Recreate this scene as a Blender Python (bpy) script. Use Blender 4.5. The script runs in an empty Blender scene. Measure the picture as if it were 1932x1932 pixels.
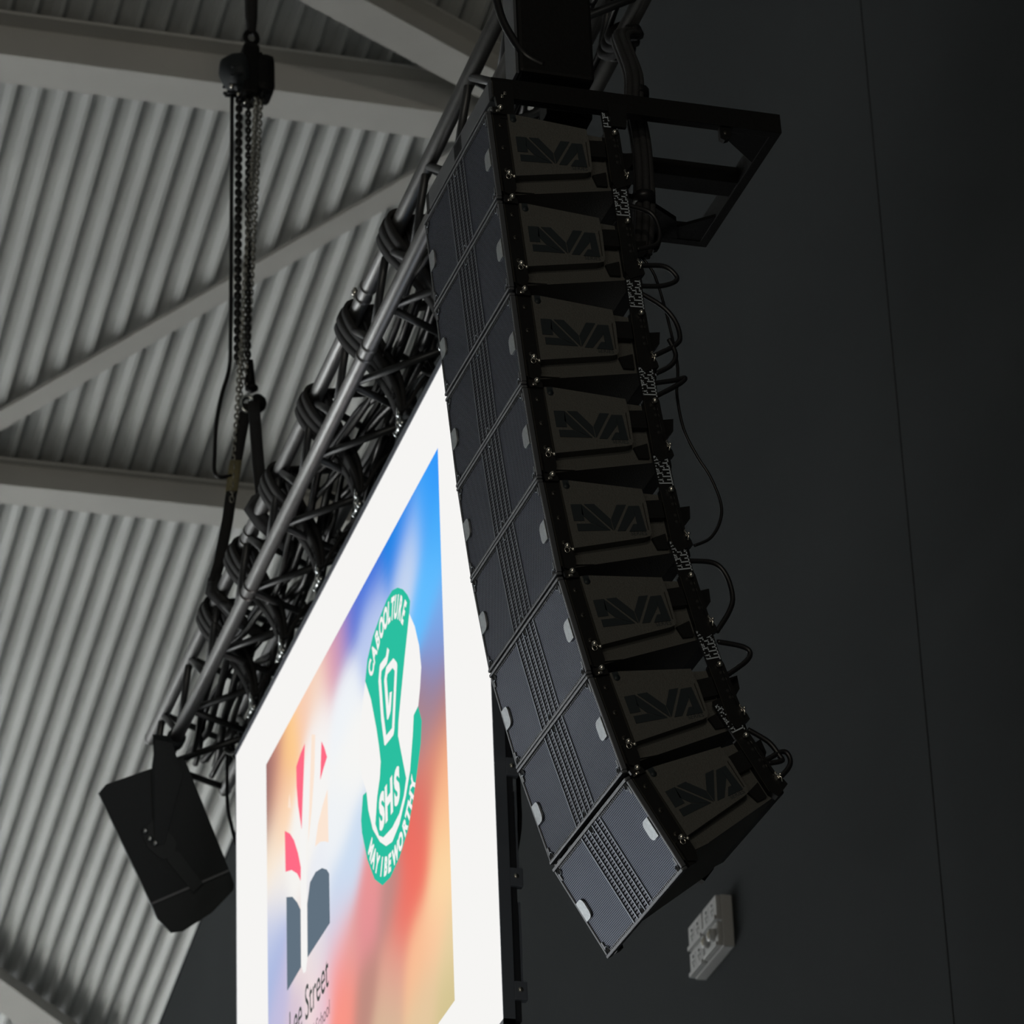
import bpy, bmesh, math, random
from mathutils import Vector, Matrix
random.seed(4)
SC = bpy.context.scene
COL = SC.collection
PI = math.pi

# ------------------------------------------------------------------ camera
cam_d = bpy.data.cameras.new('camera')
cam = bpy.data.objects.new('camera', cam_d)
COL.objects.link(cam)
YAW, PITCH, ROLL = math.radians(17.1699), math.radians(28.7216), math.radians(-2.2941)
hd = Vector((-math.cos(YAW)*math.cos(PITCH), math.sin(YAW)*math.cos(PITCH), math.sin(PITCH)))
rt = hd.cross(Vector((0, 0, 1))).normalized()
up = rt.cross(hd)
r2 = rt*math.cos(ROLL) + up*math.sin(ROLL)
u2 = -rt*math.sin(ROLL) + up*math.cos(ROLL)
mw = Matrix((r2, u2, -hd)).transposed().to_4x4()
mw.translation = Vector((0, 0, 1.6))
cam.matrix_world = mw
cam_d.sensor_width = 36.0
cam_d.lens = 7948.6/1932*36.0
cam_d.clip_end = 300
cam_d.dof.use_dof = True
cam_d.dof.focus_distance = 13.4
cam_d.dof.aperture_fstop = 7.0
SC.camera = cam

# ------------------------------------------------------------------ world, big lights, exposure
w = bpy.data.worlds.new('world'); SC.world = w; w.use_nodes = True
w.node_tree.nodes['Background'].inputs[0].default_value = (0.80, 0.92, 1.0, 1)
w.node_tree.nodes['Background'].inputs[1].default_value = 0.012

def area(name, loc, target, sx, sy, power, col):
    l = bpy.data.lights.new(name, 'AREA'); l.shape = 'RECTANGLE'; l.size = sx; l.size_y = sy
    l.energy = power; l.color = col
    o = bpy.data.objects.new(name, l); COL.objects.link(o); o.location = loc
    d = (Vector(target)-Vector(loc)).normalized()
    o.rotation_euler = d.to_track_quat('-Z', 'Y').to_euler()
    return o
# daylight through the glazing at the far end of the hall
area('end_glazing_light', (-48, -12, 4.5), (-24, 3, 11), 20, 7, 1300, (0.95, 0.98, 1.0))
area('side_fill_light', (-45, -9, 2.2), (-38, 4, 14), 14, 3, 1350, (0.97, 0.99, 1.0))  # unseen side light added low on the left to brighten the roof
# open roof lamp that glints on the badges; unseen spots added for floor bounce
area('unseen_overhead_light', (-34, -10, 13.4), (-34, -10, 0), 0.8, 0.8, 900, (0.96, 0.98, 1.0))
def bounce_spot(loc, power, ang):
    l = bpy.data.lights.new('unseen_overhead_light', 'SPOT'); l.energy = power; l.spot_size = math.radians(ang); l.spot_blend = 0.5
    l.shadow_soft_size = 0.3; l.color = (1.0, 0.98, 0.94)
    o = bpy.data.objects.new('unseen_overhead_light', l); COL.objects.link(o); o.location = loc
for lx, ly, pw in ((-41, -9, 70000), (-34, -12, 18000), (-47, -5, 95000)):
    bounce_spot((lx, ly, 20.319+0.1628*lx-1.0), pw, 62)
# unseen warm fill added high behind the viewer for the speaker sides
area('warm_fill_light', (11, -1, 11), (-11, 3.9, 8), 1.2, 1.2, 360, (1.0, 0.90, 0.74))
# unseen soft light added behind the viewer to fill beam webs and cabinet sides
area('near_fill_light', (12, -9, 3.5), (-24, 3, 15), 12, 5, 650, (1.0, 0.95, 0.82))

SC.view_settings.view_transform = 'Standard'
SC.view_settings.look = 'None'
SC.view_settings.gamma = 1.0
SC.view_settings.exposure = 0.0
SC.view_settings.use_curve_mapping = False

# ------------------------------------------------------------------ materials
def mat(name, col, rough=0.6, metal=0.0, noise=0.0, nscale=8.0, spec=0.5, bump=0.0):
    m = bpy.data.materials.new(name); m.use_nodes = True
    nt = m.node_tree; b = nt.nodes['Principled BSDF']
    b.inputs['Base Color'].default_value = (*col, 1)
    b.inputs['Roughness'].default_value = rough
    b.inputs['Metallic'].default_value = metal
    b.inputs['Specular IOR Level'].default_value = spec
    if noise or bump:
        tc = nt.nodes.new('ShaderNodeTexCoord')
        n = nt.nodes.new('ShaderNodeTexNoise'); n.inputs['Scale'].default_value = nscale; n.inputs['Detail'].default_value = 4
        nt.links.new(tc.outputs['Object'], n.inputs['Vector'])
        if noise:
            r = nt.nodes.new('ShaderNodeValToRGB')
            r.color_ramp.elements[0].position = 0.3; r.color_ramp.elements[1].position = 0.7
            r.color_ramp.elements[0].color = (*[max(0, c*(1-noise)) for c in col], 1)
            r.color_ramp.elements[1].color = (*[c*(1+noise) for c in col], 1)
            nt.links.new(n.outputs['Fac'], r.inputs['Fac']); nt.links.new(r.outputs['Color'], b.inputs['Base Color'])
        if bump:
            bp = nt.nodes.new('ShaderNodeBump'); bp.inputs['Strength'].default_value = bump; bp.inputs['Distance'].default_value = 0.002
            nt.links.new(n.outputs['Fac'], bp.inputs['Height']); nt.links.new(bp.outputs['Normal'], b.inputs['Normal'])
    return m

M = {}
M['wall'] = mat('wall_paint', (0.040, 0.0445, 0.0465), 0.9, spec=0.08, noise=0.10, nscale=0.35)
M['groove'] = mat('wall_joint', (0.008, 0.008, 0.008), 0.9)
M['roof'] = mat('roof_deck', (0.50, 0.515, 0.51), 0.5, noise=0.07, nscale=1.3)
M['beam'] = mat('beam_paint', (0.52, 0.52, 0.50), 0.5, noise=0.05, nscale=1.5)
M['floor'] = mat('floor_boards', (0.34, 0.345, 0.335), 0.4, noise=0.15, nscale=2.0)
M['black'] = mat('black_paint', (0.005, 0.005, 0.005), 0.55, noise=0.2, nscale=90, spec=0.15, bump=0.5)
M['cabinet'] = mat('speaker_coating', (0.055, 0.054, 0.048), 0.7, noise=0.15, nscale=220, bump=0.8)
M['letter'] = mat('logo_relief', (0.014, 0.019, 0.022), 0.5, spec=0.25)
M['rig'] = mat('rigging_steel', (0.007, 0.007, 0.007), 0.38, noise=0.1, nscale=60, spec=0.25)
M['edge'] = mat('edge_trim', (0.055, 0.052, 0.045), 0.3, metal=0.6)
M['bar'] = mat('grille_frame_metal', (0.085, 0.090, 0.100), 0.42, metal=0.5)
M['wire'] = mat('grille_wire', (0.26, 0.29, 0.33), 0.4, metal=0.8)
M['bolt'] = mat('zinc_bolt', (0.75, 0.72, 0.65), 0.22, metal=1.0)
M['badge'] = mat('badge_metal', (0.30, 0.32, 0.33), 0.42, metal=0.9, noise=0.12, nscale=120)
M['print'] = mat('white_print', (0.34, 0.38, 0.42), 0.6)
M['truss'] = mat('truss_aluminium', (0.20, 0.20, 0.20), 0.42, metal=0.85, noise=0.08, nscale=14)
M['brace'] = mat('truss_brace_aluminium', (0.060, 0.062, 0.065), 0.42, metal=0.6)
M['sling'] = mat('sling_fabric', (0.012, 0.012, 0.013), 0.85, noise=0.25, nscale=150, bump=1.0)
M['cable'] = mat('cable_rubber', (0.007, 0.007, 0.008), 0.38, spec=0.35)
M['shackle'] = mat('shackle_zinc', (0.55, 0.58, 0.58), 0.25, metal=1.0)
M['tag'] = mat('sling_tag', (0.20, 0.18, 0.10), 0.7)
M['chain'] = mat('chain_steel', (0.34, 0.34, 0.31), 0.35, metal=0.9)
M['chain_dark'] = mat('chain_black', (0.02, 0.02, 0.02), 0.4, metal=0.5)
M['screenframe'] = mat('screen_frame', (0.16, 0.18, 0.22), 0.4, metal=0.3)
M['screenback'] = mat('screen_back', (0.012, 0.014, 0.020), 0.6)
M['outlet'] = mat('outlet_plastic', (0.50, 0.51, 0.51), 0.4)
M['outletdark'] = mat('outlet_recess', (0.03, 0.03, 0.03), 0.5)
M['brass'] = mat('outlet_contact', (0.30, 0.24, 0.10), 0.3, metal=0.9)
M['spk'] = mat('loudspeaker_plastic', (0.018, 0.022, 0.025), 0.6, noise=0.1, nscale=120, spec=0.2)
M['wood'] = mat('timber_offcut', (0.42, 0.36, 0.26), 0.7, noise=0.2, nscale=20)

def grille_mat():
    m = bpy.data.materials.new('perforated_grille'); m.use_nodes = True
    nt = m.node_tree; b = nt.nodes['Principled BSDF']; N = nt.nodes.new; L = nt.links.new
    tc = N('ShaderNodeTexCoord'); sp = N('ShaderNodeSeparateXYZ'); L(tc.outputs['Object'], sp.inputs[0])
    def mth(op, a, bb=None, c=None):
        n = N('ShaderNodeMath'); n.operation = op
        for i, v in enumerate((a, bb, c)):
            if v is None: continue
            if isinstance(v, (int, float)): n.inputs[i].default_value = v
            else: L(v, n.inputs[i])
        return n.outputs[0]
    P = 0.0068
    u = mth('DIVIDE', sp.outputs['X'], P); v = mth('DIVIDE', sp.outputs['Z'], P*0.866)
    row = mth('FLOOR', v)
    par = mth('ABSOLUTE', mth('MODULO', row, 2.0))
    u2_ = mth('MULTIPLY_ADD', par, 0.5, u)
    fx = mth('SUBTRACT', mth('FRACT', mth('ADD', u2_, 1000)), 0.5)
    fz = mth('MULTIPLY', mth('SUBTRACT', mth('FRACT', mth('ADD', v, 1000)), 0.5), 0.866)
    d = mth('SQRT', mth('ADD', mth('MULTIPLY', fx, fx), mth('MULTIPLY', fz, fz)))
    hole = mth('LESS_THAN', d, 0.37)
    # centre section: slotted
    ax = mth('ABSOLUTE', mth('ADD', sp.outputs['X'], 0.35))
    cen = mth('LESS_THAN', ax, 0.086)
    sl = mth('LESS_THAN', mth('FRACT', mth('ADD', mth('DIVIDE', sp.outputs['Z'], 0.0118), 100)), 0.34)
    mixh = mth('ADD', mth('MULTIPLY', cen, sl), mth('MULTIPLY', mth('SUBTRACT', 1.0, cen), hole))
    mx = N('ShaderNodeMix'); mx.data_type = 'RGBA'
    L(mixh, mx.inputs['Factor'])
    mc = N('ShaderNodeMix'); mc.data_type = 'RGBA'; L(cen, mc.inputs['Factor'])
    mc.inputs[6].default_value = (0.085, 0.098, 0.135, 1); mc.inputs[7].default_value = (0.034, 0.036, 0.052, 1)
    L(mc.outputs[2], mx.inputs[6]); mx.inputs[7].default_value = (0.006, 0.006, 0.008, 1)
    L(mx.outputs[2], b.inputs['Base Color'])
    b.inputs['Roughness'].default_value = 0.42
    L(mth('MULTIPLY', mth('SUBTRACT', 1.0, mixh), 0.75), b.inputs['Metallic'])
    L(mth('SUBTRACT', 0.5, mth('MULTIPLY', mixh, 0.5)), b.inputs['Specular IOR Level'])
    return m
M['grille'] = grille_mat()

def emis(name, col, s=1.0):
    m = bpy.data.materials.new(name); m.use_nodes = True; nt = m.node_tree
    b = nt.nodes['Principled BSDF']; b.inputs['Base Color'].default_value = (0, 0, 0, 1)
    b.inputs['Specular IOR Level'].default_value = 0.0
    b.inputs['Emission Color'].default_value = (*col, 1); b.inputs['Emission Strength'].default_value = s
    return m
def s2l(r, g, b): return tuple((c/255/12.92 if c/255 <= 0.04045 else ((c/255+0.055)/1.055)**2.4) for c in (r, g, b))
M['led_white'] = emis('led_white', s2l(246, 245, 243))
M['led_green'] = emis('led_green', s2l(43, 191, 160))
M['led_red'] = emis('led_red', s2l(255, 108, 134))
M['led_cream'] = emis('led_cream', s2l(252, 230, 212))
M['led_slate'] = emis('led_slate', s2l(97, 113, 127))
M['led_ink'] = emis('led_ink', s2l(62, 70, 66))
M['led_ink2'] = emis('led_ink2', s2l(120, 95, 98))
mi = emis('led_picture', (1, 1, 1)); M['led_picture'] = mi
at_ = mi.node_tree.nodes.new('ShaderNodeVertexColor'); at_.layer_name = 'picture'
mi.node_tree.links.new(at_.outputs['Color'], mi.node_tree.nodes['Principled BSDF'].inputs['Emission Color'])

# ------------------------------------------------------------------ mesh builder
class MB:
    def __init__(s): s.v = []; s.f = []; s.m = []; s.sm = []; s.mats = []
    def mi(s, m):
        if m not in s.mats: s.mats.append(m)
        return s.mats.index(m)
    def add(s, vs, fs, m, smooth=False):
        o = len(s.v); s.v += [tuple(v) for v in vs]
        i = s.mi(m)
        for f in fs: s.f.append(tuple(a+o for a in f)); s.m.append(i); s.sm.append(smooth)
        return s
    def box(s, lo, hi, m, R=None, bev=0.0):
        (x0, y0, z0), (x1, y1, z1) = lo, hi
        if x0 > x1: x0, x1 = x1, x0
        if y0 > y1: y0, y1 = y1, y0
        if z0 > z1: z0, z1 = z1, z0
        if bev > 0:
            b = min(bev, (x1-x0)/2.01, (y1-y0)/2.01, (z1-z0)/2.01)
            bm = bmesh.new(); bmesh.ops.create_cube(bm, size=1.0)
            for v in bm.verts: v.co = Vector(((x0+x1)/2+v.co.x*(x1-x0), (y0+y1)/2+v.co.y*(y1-y0), (z0+z1)/2+v.co.z*(z1-z0)))
            bmesh.ops.bevel(bm, geom=bm.edges[:], offset=b, segments=2, affect='EDGES', profile=0.6)
            vs = [v.co.copy() for v in bm.verts]; bm.verts.index_update()
            fs = [[v.index for v in f.verts] for f in bm.faces]; bm.free()
        else:
            vs = [Vector(p) for p in ((x0,y0,z0),(x1,y0,z0),(x1,y1,z0),(x0,y1,z0),(x0,y0,z1),(x1,y0,z1),(x1,y1,z1),(x0,y1,z1))]
            fs = [(0,3,2,1),(4,5,6,7),(0,1,5,4),(1,2,6,5),(2,3,7,6),(3,0,4,7)]
        if R is not None: vs = [R @ v for v in vs]
        return s.add(vs, fs, m)
    def prism(s, pts, d, m, scale=1.0):
        """pts: 3D polygon, extruded by vector d (far end scaled about its centre)"""
        pts = [Vector(p) for p in pts]; d = Vector(d); n = len(pts)
        c = sum(pts, Vector())/n
        far = [c+d+(p-c)*scale for p in pts]
        fs = [tuple(range(n))[::-1], tuple(range(n, 2*n))] + [(i, (i+1) % n, n+(i+1) % n, n+i) for i in range(n)]
        return s.add(pts+far, fs, m)
    def tube(s, pts, r, m, n=10, closed=False, cap=True):
        pts = [Vector(p) for p in pts]; k = len(pts)
        rr = r if isinstance(r, (list, tuple)) else [r]*k
        vs = []; prev = None
        for i, p in enumerate(pts):
            if closed: t = (pts[(i+1) % k]-pts[i-1])
            else: t = pts[min(i+1, k-1)]-pts[max(i-1, 0)]
            t.normalize()
            if prev is None:
                a = Vector((0, 0, 1)) if abs(t.z) < 0.9 else Vector((1, 0, 0))
                x = t.cross(a).normalized()
            else:
                x = (prev - t*prev.dot(t))
                x = x.normalized() if x.length > 1e-6 else t.orthogonal().normalized()
            prev = x; y = t.cross(x)
            for j in range(n):
                an = 2*PI*j/n; vs.append(p+(x*math.cos(an)+y*math.sin(an))*rr[i])
        fs = []
        for i in range(k if closed else k-1):
            i2 = (i+1) % k
            for j in range(n): fs.append((i*n+j, i*n+(j+1) % n, i2*n+(j+1) % n, i2*n+j))
        if cap and not closed: fs.append(tuple(range(n))[::-1]); fs.append(tuple((k-1)*n+j for j in range(n)))
        return s.add(vs, fs, m, True)
    def disc(s, c, ax, r, h, m, n=14):
        c = Vector(c); ax = Vector(ax).normalized()
        return s.tube([c, c+ax*h], r, m, n)
    def ball(s, c, r, m, n=10, sc=(1, 1, 1)):
        vs = []; fs = []; k = n//2+1
        for i in range(k):
            th = PI*i/(k-1)
            for j in range(n):
                ph = 2*PI*j/n
                vs.append((c[0]+r*sc[0]*math.sin(th)*math.cos(ph), c[1]+r*sc[1]*math.sin(th)*math.sin(ph), c[2]+r*sc[2]*math.cos(th)))
        for i in range(k-1):
            for j in range(n): fs.append((i*n+j, i*n+(j+1) % n, (i+1)*n+(j+1) % n, (i+1)*n+j))
        return s.add(vs, fs, m, True)
    def strip(s, pts, wvec, th, m):
        """flat webbing: rectangle section swept along pts; wvec = half-width vector"""
        pts = [Vector(p) for p in pts]; w_ = Vector(wvec); vs = []; k = len(pts)
        for i, p in enumerate(pts):
            t = (pts[min(i+1, k-1)]-pts[max(i-1, 0)]).normalized()
            n = t.cross(w_).normalized()*th/2
            vs += [p-w_-n, p+w_-n, p+w_+n, p-w_+n]
        fs = [(0, 3, 2, 1), tuple(4*(k-1)+j for j in range(4))]
        for i in range(k-1):
            for j in range(4): fs.append((4*i+j, 4*i+(j+1) % 4, 4*i+4+(j+1) % 4, 4*i+4+j))
        return s.add(vs, fs, m, True)
    def build(s, name, parent=None, world=False):
        me = bpy.data.meshes.new(name); me.from_pydata(s.v, [], s.f)
        for m in s.mats: me.materials.append(M[m])
        for p, i, sm in zip(me.polygons, s.m, s.sm): p.material_index = i; p.use_smooth = sm
        bm = bmesh.new(); bm.from_mesh(me); bmesh.ops.recalc_face_normals(bm, faces=bm.faces[:]); bm.to_mesh(me); bm.free()
        o = bpy.data.objects.new(name, me); COL.objects.link(o)
        if parent is not None:
            o.parent = parent
            if world: o.matrix_parent_inverse = Matrix.Translation(-parent.location) @ Matrix.Identity(4)
        return o

def smooth_path(pts, n=8):
    P = [Vector(p) for p in pts]; out = []
    for i in range(len(P)-1):
        p0 = P[max(i-1, 0)]; p1 = P[i]; p2 = P[i+1]; p3 = P[min(i+2, len(P)-1)]
        for k in range(n):
            t = k/n
            out.append(0.5*((2*p1)+(-p0+p2)*t+(2*p0-5*p1+4*p2-p3)*t*t+(-p0+3*p1-3*p2+p3)*t**3))
    out.append(P[-1]); return out

def tag(o, label, cat, group=None, kind=None):
    if label: o['label'] = label
    if cat: o['category'] = cat
    if group: o['group'] = group
    if kind: o['kind'] = kind
    return o
def thing(name, loc, label, cat, group=None, rot=(0, 0, 0)):
    o = bpy.data.objects.new(name, None); COL.objects.link(o); o.location = loc; o.rotation_euler = rot
    o.empty_display_size = 0.1
    return tag(o, label, cat, group)
def structure(o, label, cat): return tag(o, label, cat, kind='structure')

# ------------------------------------------------------------------ setting
WALL_Y = 6.8
def roof_z(x): return 20.319+0.1628*x
XL, XR = -62.0, 6.0
SEAM = -15.82
b = MB()
for (a0, a1) in ((XL, SEAM-0.008), (SEAM+0.008, XR)):
    b.add([(a0, WALL_Y, 0), (a1, WALL_Y, 0), (a1, WALL_Y, roof_z(a1)), (a0, WALL_Y, roof_z(a0)),
           (a0, WALL_Y+.15, 0), (a1, WALL_Y+.15, 0), (a1, WALL_Y+.15, roof_z(a1)), (a0, WALL_Y+.15, roof_z(a0))],
          [(0, 1, 2, 3), (5, 4, 7, 6), (0, 4, 5, 1), (1, 5, 6, 2), (2, 6, 7, 3), (3, 7, 4, 0)], 'wall')
structure(b.build('wall_back'), 'dark grey painted wall behind the screen and speakers', 'wall')
b = MB(); b.box((SEAM-.008, WALL_Y+.03, 0), (SEAM+.008, WALL_Y+.14, roof_z(SEAM)), 'groove')
structure(b.build('trim_1'), 'thin black vertical joint line in the dark wall', 'wall joint')
b = MB(); b.box((XL, -36, -0.1), (XR, WALL_Y, 0), 'floor')
structure(b.build('floor'), 'timber sports floor of the hall below the rig', 'floor')

# corrugated roof deck: profile in y, swept down the pitch in x
def roof_deck():
    b = MB(); p = 0.161; dp = 0.055
    prof = []  # (dy, drop)
    y = -26.0; ys = []
    while y < WALL_Y-0.001:
        for dy, dr in ((0, 0), (0.066, 0), (0.101, dp), (0.126, dp)):
            yy = y+dy
            if yy < WALL_Y: ys.append((yy, dr))
        y += p
    ys.append((WALL_Y, 0))
    vs = []
    for x in (XL, XR):
        for yy, dr in ys: vs.append((x, yy, roof_z(x)-dr+0.055))
    n = len(ys); fs = [(i, i+1, n+i+1, n+i) for i in range(n-1)]
    b.add(vs, fs, 'roof')
    return b.build('ceiling')
structure(roof_deck(), 'light grey corrugated metal roof deck with long pale ribs', 'ceiling')

def i_beam(name, p0, p1, w_, h_, tf, tw, label, top_flange=True, side=None):
    """steel beam; p0, p1 on the line of its top centre"""
    p0, p1 = Vector(p0), Vector(p1); t = (p1-p0).normalized()
    nrm = Vector((-0.1607, 0, 0.987)) if side is None else side
    s_ = t.cross(nrm).normalized(); u = s_.cross(t)*(1)
    if u.z < 0: u = -u
    b = MB()
    def bar(a0, a1, b0, b1):
        pts = [p0+s_*a0+u*b0, p0+s_*a1+u*b0, p0+s_*a1+u*b1, p0+s_*a0+u*b1]
        b.prism(pts, p1-p0, 'beam')
    if top_flange: bar(-w_/2, w_/2, -tf, 0)
    bar(-tw/2, tw/2, -h_+tf, -tf if top_flange else 0)
    bar(-w_/2, w_/2, -h_, -h_+tf)
    o = b.build(name); return tag(o, label, 'roof beam')
xa = -21.24
i_beam('roof_beam', (xa-.02, -24, roof_z(xa)-.002), (xa-.02, WALL_Y-.01, roof_z(xa)-.002), .30, .33, .02, .03,
       'broad pale steel roof beam crossing behind the chain hoist motor', side=Vector((0, 0, 1)))
xb = -25.52
i_beam('roof_beam', (xb, -24, roof_z(xb)-.002), (xb, WALL_Y-.01, roof_z(xb)-.002), .27, .22, .02, .16,
       'pale steel roof beam crossing below the diagonal, behind the slings', side=Vector((0, 0, 1)))

def rhs(name, pa, pb, w_, h_, drop, label):
    pa = Vector((pa[0], pa[1], roof_z(pa[0])-drop)); pb = Vector((pb[0], pb[1], roof_z(pb[0])-drop))
    t = (pb-pa).normalized(); nrm = Vector((-0.1607, 0, 0.987)); s_ = t.cross(nrm).normalized()
    b = MB(); pts = [pa+s_*(-w_/2)-nrm*h_/2, pa+s_*(w_/2)-nrm*h_/2, pa+s_*(w_/2)+nrm*h_/2, pa+s_*(-w_/2)+nrm*h_/2]
    b.prism(pts, pb-pa, 'beam')
    return tag(b.build(name), label, 'roof brace')
def ext(a, c, k0, k1): return (a[0]+(c[0]-a[0])*k0, a[1]+(c[1]-a[1])*k0), (a[0]+(c[0]-a[0])*k1, a[1]+(c[1]-a[1])*k1)
a_, c_ = ext((-24.93, 4.05), (-22.23, 6.14), -0.25, 1.29)
rhs('roof_brace', a_, c_, .155, .03, .07, 'long pale diagonal brace rising to the right under the ribbed roof')
a_, c_ = ext((-20.34, 5.27), (-20.75, 6.14), -5.0, 1.7)
i_beam('roof_brace', (a_[0], a_[1], roof_z(a_[0])-.05), (c_[0], c_[1], roof_z(c_[0])-.05), .24, .30, .02, .05,
       'heavy pale diagonal brace at the top beside the truss')['category'] = 'roof brace'
a_, c_ = ext((-31.95, 5.2), (-32.5, 5.76), -5.0, 1.9)
rhs('roof_brace', a_, c_, .30, .12, .12, 'pale brace just showing in the lower left corner of the roof')

# ------------------------------------------------------------------ truss
TX0, TX1 = -19.47, -10.35
YF, YB = 4.0, 4.39
def ztop(y): return 11.182+(y-YF)/(YB-YF)*.03
def zbot(y): return 10.89+(y-YF)/(YB-YF)*.035
truss = thing('lighting_truss', (TX0, YF, zbot(YF)), 'long black and silver box truss carrying the screen below the roof', 'truss')
def rel(p, o): return Vector(p)-o.location
def wbuild(b, name, parent):
    loc = parent.location
    b.v = [tuple(Vector(v)-loc) for v in b.v]
    return b.build(name, parent)
for (y, z) in ((YF, zbot(YF)), (YF, ztop(YF)), (YB, zbot(YB)), (YB, ztop(YB))):
    b = MB(); b.tube([(TX0, y, z), (TX1, y, z)], 0.034, 'truss', 18)
    for x in (-14.95, -17.2, -12.6):
        b.tube([(x-.05, y, z), (x-.035, y, z)], .039, 'truss', 18); b.tube([(x+.035, y, z), (x+.05, y, z)], .039, 'truss', 18)
    b.tube([(TX0-.03, y, z), (TX0+.01, y, z)], [.026, .036], 'truss', 18)
    wbuild(b, 'chord', truss)
P = 0.655; x = -13.28
while x+P < TX1: x += P
nb = 0
while x > TX0+.05:
    for (ya, za, yb, zb) in ((YF, ztop(YF), YF, zbot(YF)), (YB, ztop(YB), YB, zbot(YB)), (YF, zbot(YF), YB, zbot(YB))):
        for q in (x-.27, x+.385):
            if TX0 < q < TX1:
                b = MB(); b.tube([(x, ya, za), (q, yb, zb)], .0175, 'brace', 10); wbuild(b, 'brace', truss); nb += 1
    b = MB(); b.tube([(x, YF, ztop(YF)), (x-.3, YB, ztop(YB))], .0175, 'brace', 10); wbuild(b, 'brace', truss); nb += 1
    x -= P

# slings over the truss that carry the screen: one thing each
def screen_sling(xc, label, dense=0):
    o = thing('round_sling', (xc, YF, 11.22), label, 'sling', 'black slings holding the screen on the truss')
    b = MB()
    for k, dx in enumerate((-.065, .0, .06)):
        R = .050+.006*(k % 2)
        pts = [(xc+dx*.2, 4.205, 10.74), (xc+dx*.5, 4.17, 10.86), (xc+dx*.8, 4.09, 10.99), (xc+dx, YF+.005-R*.3, 11.10), (xc+dx, YF-R, ztop(YF)), (xc+dx, YF-R*.7, ztop(YF)+R*.75),
               (xc+dx+.005, YF+.01, ztop(YF)+R), (xc+dx+.01, YF+R, ztop(YF)+.01), (xc+dx*.8+.02, YF+.10, 11.05), (xc+dx*.5+.02, 4.19, 10.88), (xc+dx*.3, 4.215, 10.74)]
        b.strip(smooth_path(pts, 5), (.030, 0, 0), .016, 'sling')
    wbuild(b, 'webbing', o)
    b = MB()
    pts = [(xc+.03, 4.22, 10.74), (xc+.08, 4.30, 10.88), (xc+.12, YB+.05, 10.97), (xc+.12, YB+.05, 11.18), (xc+.10, YB, 11.262), (xc+.05, YB-.15, 11.25), (xc+.02, YF+.1, 11.24), (xc, YF+.03, 11.24)]
    b.strip(smooth_path(pts, 5), (.035, 0, 0), .016, 'sling')
    wbuild(b, 'tail', o)
    b = MB()  # shackle onto the screen's lifting eye
    sx = xc; sz = 10.695
    b.tube([(sx+.028*math.cos(a), 4.2, sz+.034*math.sin(a)) for a in [PI*2*k/14 for k in range(14)]], .0085, 'shackle', 8, closed=True)
    b.tube([(sx-.045, 4.2, sz-.03), (sx+.045, 4.2, sz-.03)], .011, 'shackle', 8)
    b.ball((sx+.048, 4.2, sz-.03), .017, 'shackle'); b.ball((sx-.048, 4.2, sz-.03), .015, 'shackle')
    b.tube([(sx, 4.2, sz+.03), (sx, 4.2, sz+.12)], [.012, .009], 'shackle', 8)
    wbuild(b, 'shackle', o)
    return o
for xc, lb in ((-14.45, 'black sling wrapped over the truss nearest the speaker stack, topmost of the row'),
               (-15.19, 'black sling over the truss just below the two upright bolts'),
               (-15.93, 'third black sling down the truss from the speaker stack'),
               (-16.66, 'fourth black sling down the truss, just above the yoke of the bridle straps'),
               (-17.40, 'black sling on the truss where the bridle strap wraps the upper tube'),
               (-18.02, 'black sling on the truss nearest the hanging loudspeaker at the far end')):
    screen_sling(xc, lb)
# dark loom of cable lying in the truss
b = MB()
for k in range(7):
    ph = random.random()*6
    pts = []
    for i in range(40):
        xx = -19.3+i*0.22
        if xx > -11.2: break
        pts.append((xx, 4.10+.035*k+.04*math.sin(i*.7+ph), 10.955+.018*(k % 3)+.03*math.sin(i*.9+ph*2)+.02*math.sin(i*2.3+ph)))
    b.tube(smooth_path(pts, 3), .015+.004*(k % 2), 'cable', 7)
tag(b.build('cable_loom'), 'loom of black cables lying along the inside of the truss', 'cable')
# drooping looped cables below the truss over the screen
for (x0, dz, lb) in ((-14.65, .22, 'drooping black cable loop under the truss beside the speaker stack'),
                     (-16.25, .20, 'drooping black cable loop under the middle of the truss'),
                     (-18.55, .17, 'drooping black cable loop under the truss above the hanging loudspeaker')):
    b = MB()
    for k in range(3):
        pts = [(x0-.5+.05*k, 4.3, 10.95), (x0-.25, 4.28+.03*k, 10.93-dz*.7-.03*k), (x0+.05*k, 4.3, 10.93-dz-.02*k), (x0+.25, 4.27+.03*k, 10.93-dz*.6), (x0+.5, 4.3, 10.95)]
        b.tube(smooth_path(pts, 6), .011, 'cable', 7)
    tag(b.build('cable'), lb, 'cable')
# two half couplers with bright upright bolts on the top chord
for xc, lb in ((-15.06, 'small bright bolt standing on the truss tube, upper of a pair'), (-15.17, 'small bright bolt standing on the truss tube, lower of a pair')):
    o = thing('clamp_bolt', (xc, YF-.02, ztop(YF)+.025), lb, 'bolt')
    b = MB(); b.tube([(xc, YF-.02, ztop(YF)+.02), (xc, YF-.02, ztop(YF)+.085)], .008, 'bolt', 8); wbuild(b, 'stud', o)
    b = MB(); b.tube([(xc, YF-.02, ztop(YF)+.05), (xc, YF-.02, ztop(YF)+.072)], .015, 'bolt', 6); wbuild(b, 'nut', o)
b = MB()
for k in range(7):
    xx = -15.15-.03*k
    b.tube([(xx-.008, YF, ztop(YF)), (xx+.008, YF, ztop(YF))], .0295, 'brace', 14)
tag(b.build('tape_wrap'), 'ribbed dark wrap around the upper truss tube below the bright bolts', 'tape')

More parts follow.
